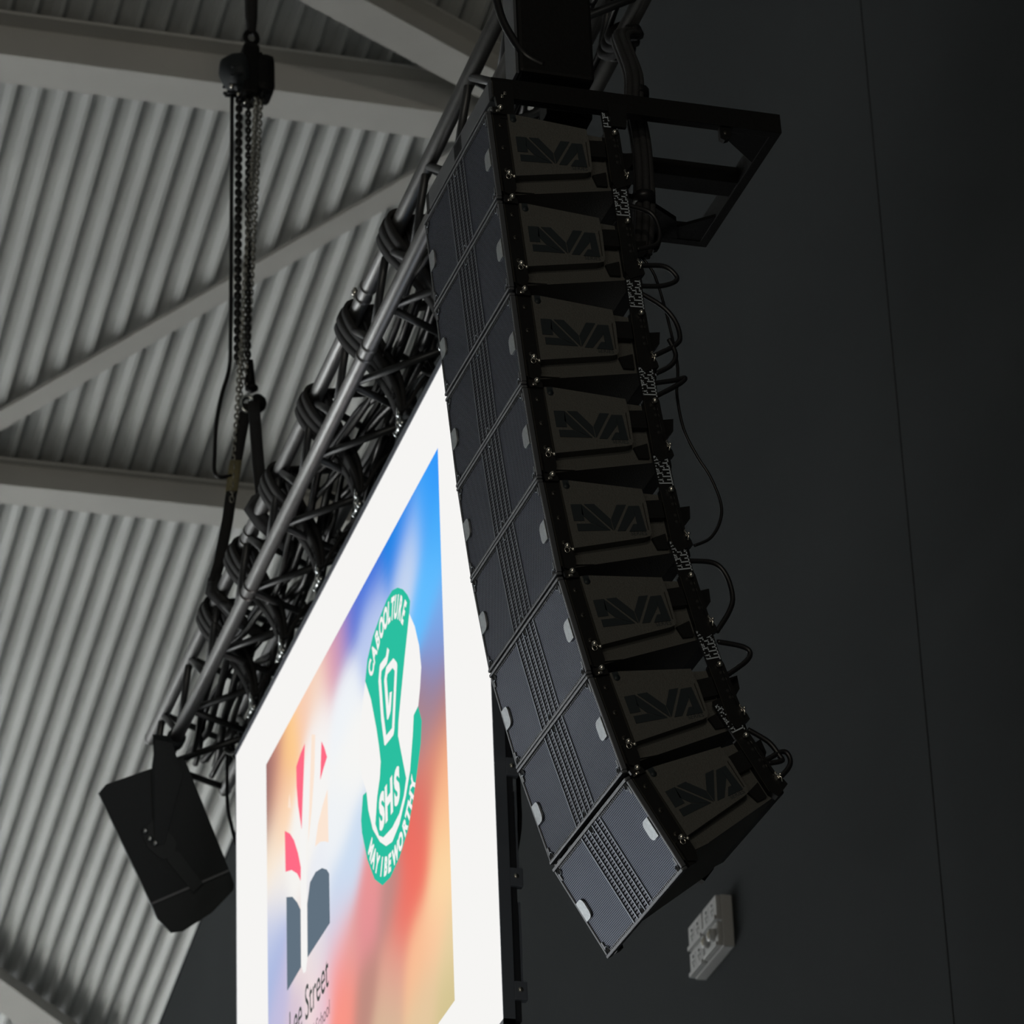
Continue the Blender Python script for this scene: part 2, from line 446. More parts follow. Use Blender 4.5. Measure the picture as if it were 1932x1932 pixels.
# ------------------------------------------------------------------ LED screen
SX0, SX1, SZ0, SZ1 = -18.368, -13.955, 7.45, 10.587
IX0, IX1, IZ0, IZ1 = -17.721, -14.597, 7.78, 10.238
SY = 4.2
scr = thing('led_screen', (SX0, SY, SZ0), 'large bright led screen with white border showing two school logos', 'screen')
def picture_colour(x, z):
    pts = PIC
    r = g = bb = ws = 0.0
    for (px, pz, c) in pts:
        d2 = ((x-px)/1.0)**2+((z-pz)*1.15)**2
        wt = math.exp(-d2/(2*0.13**2))+1e-5/(d2+.02)
        r += c[0]*wt; g += c[1]*wt; bb += c[2]*wt; ws += wt
    return (r/ws, g/ws, bb/ws)
PIC = [(-14.613, 10.184, (0.032, 0.305, 0.956)), (-14.835, 10.078, (0.045, 0.376, 0.956)), (-15.171, 10.207, (0.021, 0.262, 0.871)), (-15.714, 10.221, (0.032, 0.156, 0.716)), (-15.348, 10.224, (0.013, 0.223, 0.776)), (-15.102, 9.992, (0.578, 0.68, 0.871)), (-14.785, 9.727, (0.127, 0.515, 1.0)), (-14.668, 9.889, (0.061, 0.402, 0.956)), (-16.045, 10.22, (0.102, 0.188, 0.68)), (-16.289, 10.21, (0.456, 0.262, 0.515)), (-15.733, 9.983, (0.515, 0.61, 0.871)), (-16.438, 10.19, (0.831, 0.402, 0.429)), (-16.944, 10.209, (0.939, 0.61, 0.456)), (-16.69, 10.167, (0.913, 0.68, 0.546)), (-17.529, 10.212, (0.68, 0.305, 0.223)), (-17.662, 10.19, (0.188, 0.091, 0.114)), (-17.669, 9.972, (0.305, 0.156, 0.156)), (-17.263, 10.142, (1.0, 0.61, 0.262)), (-17.483, 9.998, (0.871, 0.456, 0.305)), (-17.435, 9.84, (1.0, 0.716, 0.485)), (-16.703, 9.932, (0.922, 0.905, 0.896)), (-16.216, 9.831, (0.871, 0.905, 0.939)), (-16.138, 9.561, (0.922, 0.922, 0.905)), (-16.818, 9.667, (0.922, 0.913, 0.896)), (-16.346, 9.298, (0.871, 0.896, 0.922)), (-17.131, 9.543, (0.922, 0.905, 0.871)), (-16.175, 9.021, (0.61, 0.73, 0.888)), (-16.367, 8.979, (0.578, 0.716, 0.896)), (-17.632, 9.764, (0.956, 0.831, 0.68)), (-17.554, 9.514, (0.922, 0.871, 0.807)), (-16.747, 9.116, (0.831, 0.855, 0.905)), (-14.609, 9.417, (0.188, 0.429, 0.871)), (-14.662, 9.298, (0.223, 0.262, 0.61)), (-14.635, 9.165, (0.305, 0.223, 0.262)), (-14.623, 9.041, (0.546, 0.223, 0.188)), (-14.824, 9.161, (0.305, 0.223, 0.305)), (-14.93, 9.092, (0.456, 0.242, 0.242)), (-14.823, 8.922, (0.753, 0.283, 0.188)), (-14.614, 8.825, (0.913, 0.429, 0.242)), (-14.957, 8.818, (0.68, 0.171, 0.141)), (-14.645, 8.676, (0.973, 0.515, 0.283)), (-15.13, 8.754, (0.855, 0.156, 0.122)), (-14.664, 8.5, (0.973, 0.61, 0.328)), (-15.067, 8.538, (0.871, 0.171, 0.127)), (-14.72, 8.341, (0.973, 0.716, 0.402)), (-15.528, 8.619, (0.515, 0.262, 0.242)), (-15.825, 8.771, (0.831, 0.305, 0.305)), (-15.924, 8.667, (0.776, 0.283, 0.305)), (-15.326, 8.462, (0.855, 0.181, 0.141)), (-14.855, 8.194, (0.973, 0.578, 0.352)), (-14.634, 8.034, (0.807, 0.644, 0.376)), (-15.101, 8.182, (0.956, 0.515, 0.305)), (-14.654, 7.842, (0.644, 0.546, 0.283)), (-15.041, 7.952, (0.776, 0.578, 0.352)), (-15.513, 8.281, (0.753, 0.352, 0.283)), (-16.199, 8.66, (0.753, 0.352, 0.328)), (-16.388, 8.639, (1.0, 0.262, 0.205)), (-15.946, 8.363, (0.515, 0.262, 0.216)), (-16.308, 8.435, (0.956, 0.305, 0.242)), (-15.612, 8.123, (0.68, 0.485, 0.328)), (-17.646, 9.339, (0.515, 0.578, 0.807)), (-17.61, 9.139, (0.402, 0.485, 0.753)), (-17.469, 8.951, (0.546, 0.515, 0.73)), (-17.053, 9.014, (0.871, 0.776, 0.73)), (-16.761, 8.867, (0.73, 0.68, 0.753)), (-16.865, 8.758, (0.913, 0.753, 0.73)), (-17.167, 8.753, (0.68, 0.546, 0.658)), (-16.676, 8.632, (0.807, 0.565, 0.658)), (-16.421, 8.876, (0.68, 0.68, 0.807)), (-16.381, 8.76, (0.831, 0.485, 0.546))]
b = MB()
b.add([(SX0, SY, SZ0), (SX1, SY, SZ0), (SX1, SY, SZ1), (SX0, SY, SZ1)], [(0, 1, 2, 3)], 'led_white')
nx, nz = 60, 50
vs = [(IX0+(IX1-IX0)*i/nx, SY-.0006, IZ0+(IZ1-IZ0)*j/nz) for j in range(nz+1) for i in range(nx+1)]
b.add(vs, [(j*(nx+1)+i, j*(nx+1)+i+1, (j+1)*(nx+1)+i+1, (j+1)*(nx+1)+i) for j in range(nz) for i in range(nx)], 'led_picture')
def flat(pts, m, lay): b.add([(p[0], SY-.0006-.0005*lay, p[1]) for p in pts], [tuple(range(len(pts)))], m)
def smooth2(pts, n=4):
    P2 = [Vector((p[0], p[1], 0)) for p in pts]; k = len(P2); out = []
    for i in range(k):
        p0, p1, p2, p3 = P2[i-1], P2[i], P2[(i+1) % k], P2[(i+2) % k]
        for q in range(n):
            t = q/n; v = 0.5*((2*p1)+(-p0+p2)*t+(2*p0-5*p1+4*p2-p3)*t*t+(-p0+3*p1-3*p2+p3)*t**3)
            out.append((v.x, v.y))
    return out
ART = {'green_top': [(-15.275, 9.933), (-15.191, 9.881), (-15.123, 9.82), (-15.084, 9.771), (-15.103, 9.721), (-15.138, 9.655), (-15.19, 9.564), (-15.26, 9.431), (-15.314, 9.324), (-15.328, 9.261), (-15.284, 9.162), (-15.216, 9.012), (-15.259, 8.954), (-15.336, 8.908), (-15.454, 8.896), (-15.6, 8.916), (-15.671, 8.956), (-15.725, 9.034), (-15.687, 9.141), (-15.636, 9.209), (-15.616, 9.275), (-15.639, 9.361), (-15.676, 9.463), (-15.755, 9.637), (-15.845, 9.767), (-15.801, 9.849), (-15.703, 9.913), (-15.577, 9.945), (-15.453, 9.968), (-15.363, 9.965)], 'green_ring': [(-15.004, 9.242), (-14.955, 9.153), (-14.979, 9.059), (-15.076, 8.919), (-15.204, 8.776), (-15.353, 8.714), (-15.5, 8.69), (-15.631, 8.71), (-15.759, 8.794), (-15.87, 8.933), (-15.95, 9.093), (-15.961, 9.157), (-15.923, 9.257), (-15.862, 9.246), (-15.838, 9.151), (-15.771, 9.03), (-15.659, 8.922), (-15.56, 8.858), (-15.459, 8.833), (-15.34, 8.861), (-15.232, 8.934), (-15.153, 9.019), (-15.097, 9.156), (-15.075, 9.235)], 'white': [(-15.103, 9.721), (-15.025, 9.623), (-14.965, 9.502), (-14.941, 9.391), (-14.969, 9.306), (-15.004, 9.242), (-15.075, 9.235), (-15.097, 9.156), (-15.153, 9.019), (-15.232, 8.934), (-15.34, 8.861), (-15.459, 8.833), (-15.56, 8.858), (-15.659, 8.922), (-15.771, 9.03), (-15.838, 9.151), (-15.862, 9.246), (-15.932, 9.346), (-15.971, 9.449), (-15.963, 9.565), (-15.908, 9.668), (-15.845, 9.767), (-15.471, 9.754)], 'g1': [(-15.449, 9.728), (-15.482, 9.691), (-15.581, 9.702), (-15.6, 9.656), (-15.57, 9.463), (-15.53, 9.331), (-15.403, 9.317), (-15.33, 9.582), (-15.377, 9.625), (-15.48, 9.639), (-15.507, 9.61), (-15.477, 9.427), (-15.449, 9.439), (-15.425, 9.511)], 'r1': [(-16.946, 9.986), (-17.034, 9.974), (-17.117, 9.948), (-17.116, 9.849), (-17.092, 9.742), (-17.028, 9.589), (-16.998, 9.747)], 'c1': [(-16.817, 9.971), (-16.749, 9.937), (-16.773, 9.764), (-16.837, 9.594), (-16.91, 9.469), (-16.882, 9.615), (-16.851, 9.8)], 'r2': [(-16.635, 9.851), (-16.584, 9.795), (-16.537, 9.726), (-16.604, 9.702), (-16.669, 9.672)], 'c2': [(-16.538, 9.569), (-16.535, 9.307), (-16.595, 9.339), (-16.683, 9.376), (-16.781, 9.396), (-16.722, 9.479), (-16.629, 9.532)], 'c3': [(-17.254, 9.876), (-17.226, 9.786), (-17.288, 9.817)], 'r3': [(-17.355, 9.729), (-17.253, 9.669), (-17.177, 9.603), (-17.103, 9.506), (-17.052, 9.412), (-17.058, 9.348), (-17.123, 9.412), (-17.229, 9.476), (-17.348, 9.519)], 'd1': [(-17.337, 9.387), (-17.22, 9.339), (-17.129, 9.272), (-17.067, 9.21), (-17.071, 8.932), (-17.34, 8.925)], 'd2': [(-16.884, 9.265), (-16.778, 9.27), (-16.66, 9.238), (-16.574, 9.193), (-16.532, 9.155), (-16.532, 8.92), (-16.947, 8.927), (-16.94, 9.184)]}
flat(ART['white'], 'led_white', 1)
flat(ART['green_ring'], 'led_green', 2)
flat(ART['green_top'], 'led_green', 2)
def stroke(pts, w_, m, lay):
    for i in range(len(pts)-1):
        a, c = Vector((*pts[i], 0)), Vector((*pts[i+1], 0)); t = (c-a).normalized(); n = Vector((-t.y, t.x, 0))*w_/2
        q = [a+n, c+n, c-n, a-n]; flat([(p.x, p.y) for p in q], m, lay+.02*i)
    for i, p in enumerate(pts[1:-1]): flat([(p[0]+w_/2*math.cos(k*PI/5), p[1]+w_/2*math.sin(k*PI/5)) for k in range(10)], m, lay+.5+.01*i)
stroke(ART['g1'], .040, 'led_white', 3)
for k in ('r1', 'r2', 'r3'): flat(ART[k], 'led_red', 2)
for k in ('c1', 'c2', 'c3'): flat(ART[k], 'led_cream', 2)
for k in ('d1', 'd2'): flat(ART[k], 'led_slate', 2)
flat([(-17.067, 9.95), (-16.95, 9.5), (-16.947, 8.93), (-16.985, 8.875), (-17.03, 8.885), (-17.068, 8.94), (-17.06, 9.4)], 'led_white', 1)

def text_mesh(txt, size, m, lay, xf, offset=0.0, bold=0.0, font=None):
    cu = bpy.data.curves.new('lettering', 'FONT'); cu.body = txt; cu.size = size; cu.align_x = 'CENTER'
    cu.offset = bold; cu.resolution_u = 4
    ob = bpy.data.objects.new('lettering', cu); COL.objects.link(ob)
    dg = bpy.context.evaluated_depsgraph_get(); me = bpy.data.meshes.new_from_object(ob.evaluated_get(dg))
    vs = [xf(v.co) for v in me.vertices]; fs = [tuple(p.vertices) for p in me.polygons]
    bpy.data.objects.remove(ob); bpy.data.curves.remove(cu); bpy.data.meshes.remove(me)
    return vs, fs
def scr_letter(ch, size, cx, cz, ang, m, lay, hs=1.0, bold=.004):
    ca, sa = math.cos(ang), math.sin(ang)
    def xf(v):
        x_, z_ = v.x*hs, v.y-size*.35
        return (cx+x_*ca-z_*sa, SY-.0006-.0005*lay, cz+x_*sa+z_*ca)
    vs, fs = text_mesh(ch, size, m, lay, xf, bold=bold); b.add(vs, fs, m)
for ch, a in zip('CABOOLTURE', (135.6, 124.8, 114.2, 103.2, 92.4, 83.2, 74.3, 64.8, 53.6, 42.8)):
    a = math.radians(a); scr_letter(ch, .135, -15.465+.382*math.cos(a), 9.511+.382*math.sin(a), a-PI/2, 'led_white', 4, .66, .006)
for ch, a in zip('MAYIBEWORTHY', (-148.8, -138.8, -128.4, -116.5, -106.5, -97.5, -83.9, -71.6, -60.3, -51.5, -42.5, -33.0)):
    a = math.radians(a); scr_letter(ch, .105, -15.453+.406*math.cos(a), 9.161+.406*math.sin(a), a+PI/2, 'led_white', 4, .85, .006)
for ch, cx in zip('SHS', (-15.611, -15.494, -15.362)):
    scr_letter(ch, .215, cx, 9.045, 0, 'led_white', 4, .86, .011)
def scr_text(txt, cap, x0, x1, zb, m, lay):
    vs, fs = text_mesh(txt, 1.0, m, lay, lambda v: (v.x, v.y, 0))
    xs = [v[0] for v in vs]; a0, a1 = min(xs), max(xs); k = cap/.70
    b.add([(x0+(v[0]-a0)/(a1-a0)*(x1-x0), SY-.0006-.0005*lay, zb+v[1]*k) for v in vs], fs, m)
scr_text('Lee Street', .165, -17.297, -16.568, 8.642, 'led_ink', 4)
scr_text('Special School', .070, -17.09, -16.556, 8.505, 'led_ink2', 4)
o = wbuild(b, 'display', scr)
ca = o.data.color_attributes.new('picture', 'FLOAT_COLOR', 'POINT')
for i, v in enumerate(o.data.vertices):
    c = picture_colour(v.co.x+SX0, v.co.z+SZ0); ca.data[i].color = (*c, 1)
b = MB()  # slim dark frame lip round the picture
T = .012
b.box((SX0-T, SY-.004, SZ1), (SX1+T, SY+.045, SZ1+.035), 'screenframe', bev=.003)
b.box((SX0-T, SY-.001, SZ0-.02), (SX0, SY+.045, SZ1), 'screenframe')
b.box((SX1, SY-.001, SZ0-.02), (SX1+T*.6, SY+.045, SZ1), 'screenframe')
b.box((SX0-T, SY-.001, SZ0-.02), (SX1+T*.6, SY+.045, SZ0), 'screenframe')
wbuild(b, 'frame', scr)
b = MB(); b.box((SX0, SY+.003, SZ0), (SX1-.01, SY+.075, SZ1), 'screenback')
for i in range(8):
    xx = SX0+.25+i*.55
    b.box((xx, SY+.075, SZ0+.1), (xx+.05, SY+.11, SZ1-.05), 'screenback')
wbuild(b, 'back_panel', scr)
for k in range(7):
    z = SZ0+.08+k*.46
    b = MB(); b.box((SX1-.03, SY+.045, z), (SX1+.004, SY+.098, z+.075), 'screenframe', bev=.005)
    b.disc((SX1+.004, SY+.07, z+.04), (1, 0, 0), .010, .003, 'bolt')
    b.box((SX1-.02, SY+.078, z+.075), (SX1-.01, SY+.086, z+.40), 'screenframe')
    wbuild(b, 'side_bracket', scr)
b = MB(); b.box((SX0, SY-.002, SZ0-.085), (SX1-.03, SY+.07, SZ0-.021), 'wood', bev=.004)
tag(b.build('timber_batten'), 'pale timber batten under the bottom edge of the screen', 'batten')
b = MB()
b.tube(smooth_path([(-14.2, 4.33, 10.6), (-14.3, 4.43, 10.0), (-14.45, 4.45, 9.2), (-14.463, 4.45, 8.663), (-14.472, 4.45, 8.483), (-14.58, 4.45, 8.348), (-14.61, 4.45, 8.225), (-14.555, 4.45, 8.066), (-14.603, 4.45, 7.93), (-14.55, 4.42, 7.80), (-14.4, 4.3, 7.7)], 8), .010, 'cable', 8)
tag(b.build('cable'), 'black cable hanging down behind the right edge of the screen', 'cable')

# ------------------------------------------------------------------ line array
AANG = 0.03037
OR = Vector((-10.828, -0.329, 0)); NN = Vector((-0.03037, 0.99954, 0)); 
SEAMS = [(3.678, 9.368), (3.706, 9.026), (3.735, 8.681), (3.763, 8.343), (3.801, 8.007), (3.853, 7.668), (3.934, 7.340), (4.038, 7.005), (4.207, 6.722)]
def apos(n, z, dx=0.0): p = OR+NN*n+Vector((math.cos(AANG), math.sin(AANG), 0))*dx; return Vector((p.x, p.y, z))
WD = 0.70

def arr_mesh_parts():
    """returns list of (name, MB, parentname)"""
    out = []
    # cabinet: trapezoid body
    b = MB()
    prof = [(.012, -.006), (.066, -.004), (.385, -.044), (.448, -.052), (.448, -.248), (.39, -.256), (.066, -.298), (.012, -.330)]
    b.prism([(-.036, y, z) for y, z in prof], (-.628, 0, 0), 'cabinet')
    # lower lip flange on the side face
    b.box((-.036, .07, -.283), (-.026, .14, -.291), 'cabinet')
    for sx in (-.036, -.664):
        d = 1 if sx > -.3 else -1
        b.prism([(sx, .346, -.082), (sx, .402, -.080), (sx, .402, -.143), (sx, .346, -.143)], (d*.030, 0, 0), 'rig')
        b.prism([(sx, .352, -.205), (sx, .40, -.19), (sx, .40, -.244), (sx, .365, -.244)], (d*.012, 0, 0), 'rig')
    # rear panel
    b.box((-.62, .440, -.065), (-.08, .497, -.245), 'rig', bev=.006)
    out.append(('cabinet', b, None))
    # side plates with the raised logo
    def plate(side):
        b = MB(); s = 1 if side == 'R' else -1; x0 = -.037 if s > 0 else -.663; x1 = x0+s*.040
        pr = [(.070, -.010), (.098, -.010), (.34, -.045), (.345, -.10), (.342, -.20), (.335, -.211), (.318, -.216), (.072, -.248)]
        pts = [(x1, y, z) for y, z in pr]
        c = Vector((x1, .2, -.13))
        b.prism(pts, (x0-x1, 0, 0), 'cabinet', 1.0)
        # framed rectangle, slightly raised rim
        b.disc((x1, .088, -.030), (s, 0, 0), .011, .0015, 'letter', 12)
        b.box((x1, .078, -.026), (x1+s*.001, .098, -.010), 'letter')
        b.prism([(x1, .331, -.096), (x1, .334, -.096), (x1, .334, -.19), (x1, .331, -.19)], (s*.0015, 0, 0), 'edge')
        return b, x1, s
    for side in 'RL':
        b, x1, s = plate(side); out.append(('side_plate', b, None))
        if side == 'R':
            g = MB(); xs = x1+.0002; t = .0018
            Y = lambda u: .089+u*.236
            Z = lambda v: -.190+v*.094
            def poly(ps): g.prism([(xs, Y(u), Z(v)) for u, v in ps], (t, 0, 0), 'letter')
            for ps in ([(0, .38), (0, 1), (.15, 1), (.15, .38)], [(.13, .62), (.15, 1), (.49, 0), (.235, .30)], [(.03, 0), (.03, .27), (.235, .27), (.49, 0)],
                       [(.19, 1), (.33, 1), (.52, .43), (.53, 0)], [(.545, .0), (.53, .43), (.65, .95), (.785, .95)],
                       [(.585, -.03), (.815, .90), (.88, .90), (.88, .52), (.70, -.03)], [(.88, .9), (.97, .9), (1, -.05), (.89, -.05)], [(.755, -.05), (.89, -.05), (.89, .22), (.83, .22)]):
                poly(ps)
            vs, fs = text_mesh('SERIES', .020, 'letter', 0, lambda v: (xs, .298+v.x, -.208+v.y))
            g.add(vs, fs, 'letter')
            out.append(('logo', g, 'side_plate'))
    # front rigging plates
    for s, xx in ((1, -.012), (-1, -.688)):
        b = MB(); a0, a1 = (xx, xx+.012) if s > 0 else (xx-.012, xx)
        xf = xx+.012*s
        pr = [(.020, -.020), (.030, -.004), (.058, -.004), (.066, -.020), (.069, -.250), (.062, -.300), (.050, -.334), (.026, -.334), (.020, -.300)]
        b.prism([(xf, y, z) for y, z in pr], (-.030*s, 0, 0), 'rig')
        b.box((xf, .0655, -.03), (xf+.001*s, .0685, -.245), 'edge')
        b.box((xf-.002*s, .017, -.015), (xf+.002*s, .020, -.31), 'edge')
        for zz in (-.054, -.141, -.228):
            b.disc((xf, .043, zz), (s, 0, 0), .0085, .002, 'edge', 14); b.disc((xf+.001*s, .043, zz), (s, 0, 0), .004, .002, 'rig', 8)
        # hinge cheek, thicker block round the joint
        b.prism([(xf, y, z) for y, z in ((.018, .010), (.052, .014), (.064, .0), (.064, -.016), (.020, -.014))], (.010*s, 0, 0), 'rig')
        b.prism([(xf, y, z) for y, z in ((.024, -.252), (.066, -.256), (.066, -.300), (.054, -.332), (.024, -.318))], (.010*s, 0, 0), 'rig')
        out.append(('rigging_plate', b, None))
        for k, zz in enumerate((.006, -.246)):
            p = MB(); p.ball((xf+.014*s, .045, zz), .0105, 'bolt', 12, (1.1, 1, 1))
            p.disc((xf+.006*s, .045, zz), (s, 0, 0), .008, .008, 'bolt')
            if k == 0: p.box((xf+.010*s, .026, zz-.021), (xf+.022*s, .040, zz-.013), 'bolt', bev=.002)
            else:
                p.tube([(xf+.014*s, .042+.008*math.cos(a), zz-.014+.009*math.sin(a)) for a in [2*PI*q/12 for q in range(12)]], .0018, 'bolt', 6, closed=True)
                p.ball((xf+.014*s, .062, zz-.012), .0065, 'bolt', 8); p.tube([(xf+.012*s, .045, zz), (xf+.014*s, .062, zz-.012)], .003, 'bolt', 6)
            out.append(('quick_pin', p, 'rigging_plate'))
    # rear rigging bars
    for s, xx in ((1, -.020), (-1, -.680)):
        b = MB(); xf = xx+.012*s
        pr = [(.408, -.042), (.414, -.034), (.458, -.034), (.461, -.042), (.463, -.200), (.475, -.222), (.478, -.240), (.425, -.262), (.411, -.238)]
        b.prism([(xf, y, z) for y, z in pr], (-.028*s, 0, 0), 'rig')
        b.box((xf-.001*s, .4065, -.044), (xf+.001*s, .4085, -.236), 'edge')
        for zz in (-.072, -.095, -.135, -.158):
            b.disc((xf, .440, zz), (s, 0, 0), .0062, .0006, 'groove', 12)
            b.box((xf, .4485, zz-.005), (xf+.0012*s, .4495, zz+.004), 'bolt')
        out.append(('rear_rigging_bar', b, None))
        p = MB(); p.ball((xf+.008*s, .441, -.047), .010, 'bolt', 12, (1.2, 1, 1))
        p.tube([(xf+.01*s, .452, -.195), (xf+.014*s, .463, -.215), (xf+.01*s, .459, -.228)], .0028, 'bolt', 6)
        p.ball((xf+.009*s, .468, -.204), .0055, 'bolt', 8); p.box((xf, .455, -.214), (xf+.01*s, .461, -.190), 'bolt', bev=.001); p.tube([(xf+.004*s, .441, -.047), (xf+.004*s, .452, -.195)], .0012, 'rig', 5)
        out.append(('quick_pin', p, 'rear_rigging_bar'))
        l = MB(); x2 = xf-.004*s
        l.prism([(x2, y, z) for y, z in ((.409, -.04), (.460, -.04), (.464, .085), (.455, .098), (.415, .098), (.408, .085))], (-.008*s, 0, 0), 'rig')
        x3 = x2
        for k, (zz, segs) in enumerate(((-.020, ((0, 1),)), (-.008, ((0, .35), (.62, 1))), (.004, ((.35, 1),)), (.016, ((0, .42), (.7, 1))), (.028, ((0, .2), (.45, 1))), (.040, ((.30, .62), (.8, 1))), (.052, ((0, .3), (.55, .9))), (.064, ((.1, .42), (.75, 1))), (.076, ((0, .25), (.6, 1))))):
            for (u0, u1) in segs:
                l.box((x3, .411+.047*u0, zz), (x3+.0008*s, .411+.047*u1, zz+.0042), 'print')
                l.box((x3, .411+.047*u1-.0035, zz-.006), (x3+.0008*s, .411+.047*u1, zz+.006), 'print')
        for q in range(10): l.box((x3, .4105, -.018+q*.010), (x3+.0008*s, .4145, -.014+q*.010), 'print')
        out.append(('angle_link', l, None))
    # grille
    g = MB()
    g.box((-.688, .002, -.326), (-.012, .014, -.013), 'grille')
    for (z0, z1) in ((-.0125, -.0015), (-.3375, -.3265)):
        g.box((-.700, -.0045, z0), (.000, .016, z1), 'bar', bev=.004)
    for (x0, x1) in ((-.700, -.690), (-.010, .000)):
        g.box((x0, -.001, -.326), (x1, .016, -.013), 'bar', bev=.002)
    for k in range(6):
        xx = -.35+(-2.5+k)*.0336
        g.box((xx-.0014, -.0010, -.326), (xx+.0014, .003, -.013), 'wire')
    # serrated edges of the perforated sheet
    nt_ = 62
    for k in range(nt_):
        xx = -.680+k*(.66/(nt_-1))
        if abs(xx+.35) < .09: continue
        g.box((xx-.0022, .0005, -.020), (xx+.0022, .0022, -.0125), 'bar'); g.box((xx-.0022, .0005, -.3265), (xx+.0022, .0022, -.319), 'bar')
    # clip cut-outs with curled lips
    for xx in (-.672, -.35, -.028):
        for zz, d in ((-.018, -1), (-.321, 1)):
            g.box((xx-.009, -.0002, zz-.010), (xx+.009, .0018, zz+.010), 'groove')
            g.tube([(xx+.011*math.cos(a), -.001, zz+d*.004+d*.012*math.sin(a)) for a in [PI*q/8 for q in range(9)]], .0016, 'wire', 6)
    for x0, s in ((-.688, 1), (-.012, -1)):   # notched corners of the frame
        for zz in (-.040, -.298): g.box((x0, -.0015, zz-.012), (x0+s*.010, .003, zz+.012), 'bar')
    out.append(('grille', g, None))
    for x0, s in ((-.686, 1), (-.014, -1)):
        t = MB(); pts = [(x0, -.0035, -.132)]
        pts = [(x0, -.0035, -.205), (x0, -.0035, -.138)]
        for q in range(7):
            a = PI/2-PI/2*q/6; pts.append((x0+s*(.030+.020*math.cos(a)), -.0035, -.158+.020*math.sin(a)))
        for q in range(7):
            a = -PI/2*q/6; pts.append((x0+s*(.030+.020*math.cos(a)), -.0035, -.185+.020*math.sin(a)))
        t.prism(pts, (0, .006, 0), 'badge')
        out.append(('badge', t, 'grille'))
    # rear handle
    for s, xx in ((1, -.10), (-1, -.60)):
        h = MB(); h.prism([(xx, y, z) for y, z in ((.445, -.085), (.495, -.060), (.540, -.055), (.532, -.100), (.480, -.150), (.445, -.190))], (-.045*s, 0, 0), 'rig')
        out.append(('rear_handle', h, None))
    return out

LB = ['topmost black line array speaker, directly under the flying frame', 'second black line array speaker from the top of the hanging stack',
      'third black line array speaker from the top of the hanging stack', 'fourth black line array speaker from the top of the hanging stack',
      'fifth black line array speaker down, above the long curved cable end', 'sixth black line array speaker down, third from the bottom of the stack',
      'second lowest black line array speaker, with two shining badges', 'lowest black line array speaker, tilted most and ending the stack']
protos = None
def attitude(i):
    (n0, z0), (n1, z1) = SEAMS[i], SEAMS[i+1]
    return math.atan2(n1-n0, z0-z1)
for i in range(8):
    th = attitude(i)
    e = thing('line_array_speaker', apos(*SEAMS[i]), LB[i], 'speaker', 'line array speakers in the hanging stack', (th, 0, AANG))
    if protos is None:
        protos = []
        last = {}
        for (nm, mb, par) in arr_mesh_parts():
            if par is None: o = mb.build(nm, e); last[nm] = o
            else: o = mb.build(nm, last[par])
            if nm == 'badge': o['label'] = 'grey metal badge tab'
            if nm == 'logo': o['label'] = 'raised dark lettering'
            if nm == 'angle_link': o['label'] = 'link plate with pale printed scale'
            if nm == 'quick_pin': o['label'] = 'bright steel pin'
        protos = [c for c in e.children]
    else:
        for c in protos:
            d = c.copy(); COL.objects.link(d); d.parent = e
            for g in c.children:
                h = g.copy(); COL.objects.link(h); h.parent = d
LAST = e

# flying frame on top
fr = thing('flying_frame', apos(3.70, 9.43), 'black steel flying frame with cross bars on top of the speaker stack', 'rigging frame', rot=(math.radians(1.6), 0, AANG))
H0, H1 = 0.0, .075
b = MB(); b.box((-.035, 0, H0), (.0, 1.02, H1), 'black', bev=.003); b.build('side_beam', fr)
b = MB(); b.box((-.74, 0, H0), (-.705, 1.02, H1), 'black', bev=.003); b.build('side_beam', fr)
b = MB(); b.box((-.42, .0, H0+.005), (-.33, .99, H1-.005), 'black', bev=.003); b.build('centre_beam', fr)
b = MB(); b.box((-.71, .985, H0), (-.03, 1.02, H1), 'black', bev=.003); b.build('rear_crossbar', fr)
b = MB(); b.box((-.71, 0, H0), (-.03, .03, H1), 'bar', bev=.003); b.build('front_crossbar', fr)
b = MB(); b.box((-.72, -.012, -.062), (.0, .012, -.040), 'bar', bev=.008); o = b.build('front_rod', fr); o['label'] = 'shiny dark front rod'
for s, x0 in ((-1, -.035), (1, -.705)):
    b = MB(); b.prism([(x0, .985, H0+.002), (x0+s*.16, .985, H0+.002), (x0, .80, H0+.002)], (0, 0, .012), 'black'); b.build('gusset', fr)
    b = MB(); xx = -.03 if s < 0 else -.735
    b.prism([(xx, .80, H0+.01), (xx, .84, H0+.01), (xx, .84, -.025), (xx, .832, -.045), (xx, .815, -.052), (xx, .80, -.045)], (.02, 0, 0), 'black')
    b.disc((xx+.02, .82, -.022), (1, 0, 0), .008, .001, 'edge'); b.build('lifting_lug', fr)
    b = MB(); x1 = -.012 if s < 0 else -.728
    b.prism([(x1, .0, .06), (x1, .07, .06), (x1, .075, -.01), (x1, .068, -.085), (x1, .022, -.085), (x1, .012, -.02)], (.014, 0, 0), 'rig')
    b.box((x1+.014, .001, -.005), (x1+.0155, .004, .058), 'edge')
    for zz in (-.008, .005): b.box((x1+.014, .028+.01*(zz > 0), zz), (x1+.02, .038+.01*(zz > 0), zz+.012), 'bolt', bev=.002)
    b.build('hinge_plate', fr)
    b = MB(); b.prism([(x1, .40, .03), (x1, .47, .03), (x1, .462, -.06), (x1, .412, -.06)], (.014, 0, 0), 'rig'); b.build('rear_plate', fr)
b = MB(); b.prism([(-.42, .40, H0), (-.52, .74, H0), (-.60, .86, H0), (-.705, .90, H0), (-.705, .50, H0)], (0, 0, .02), 'black'); b.build('web_plate', fr)

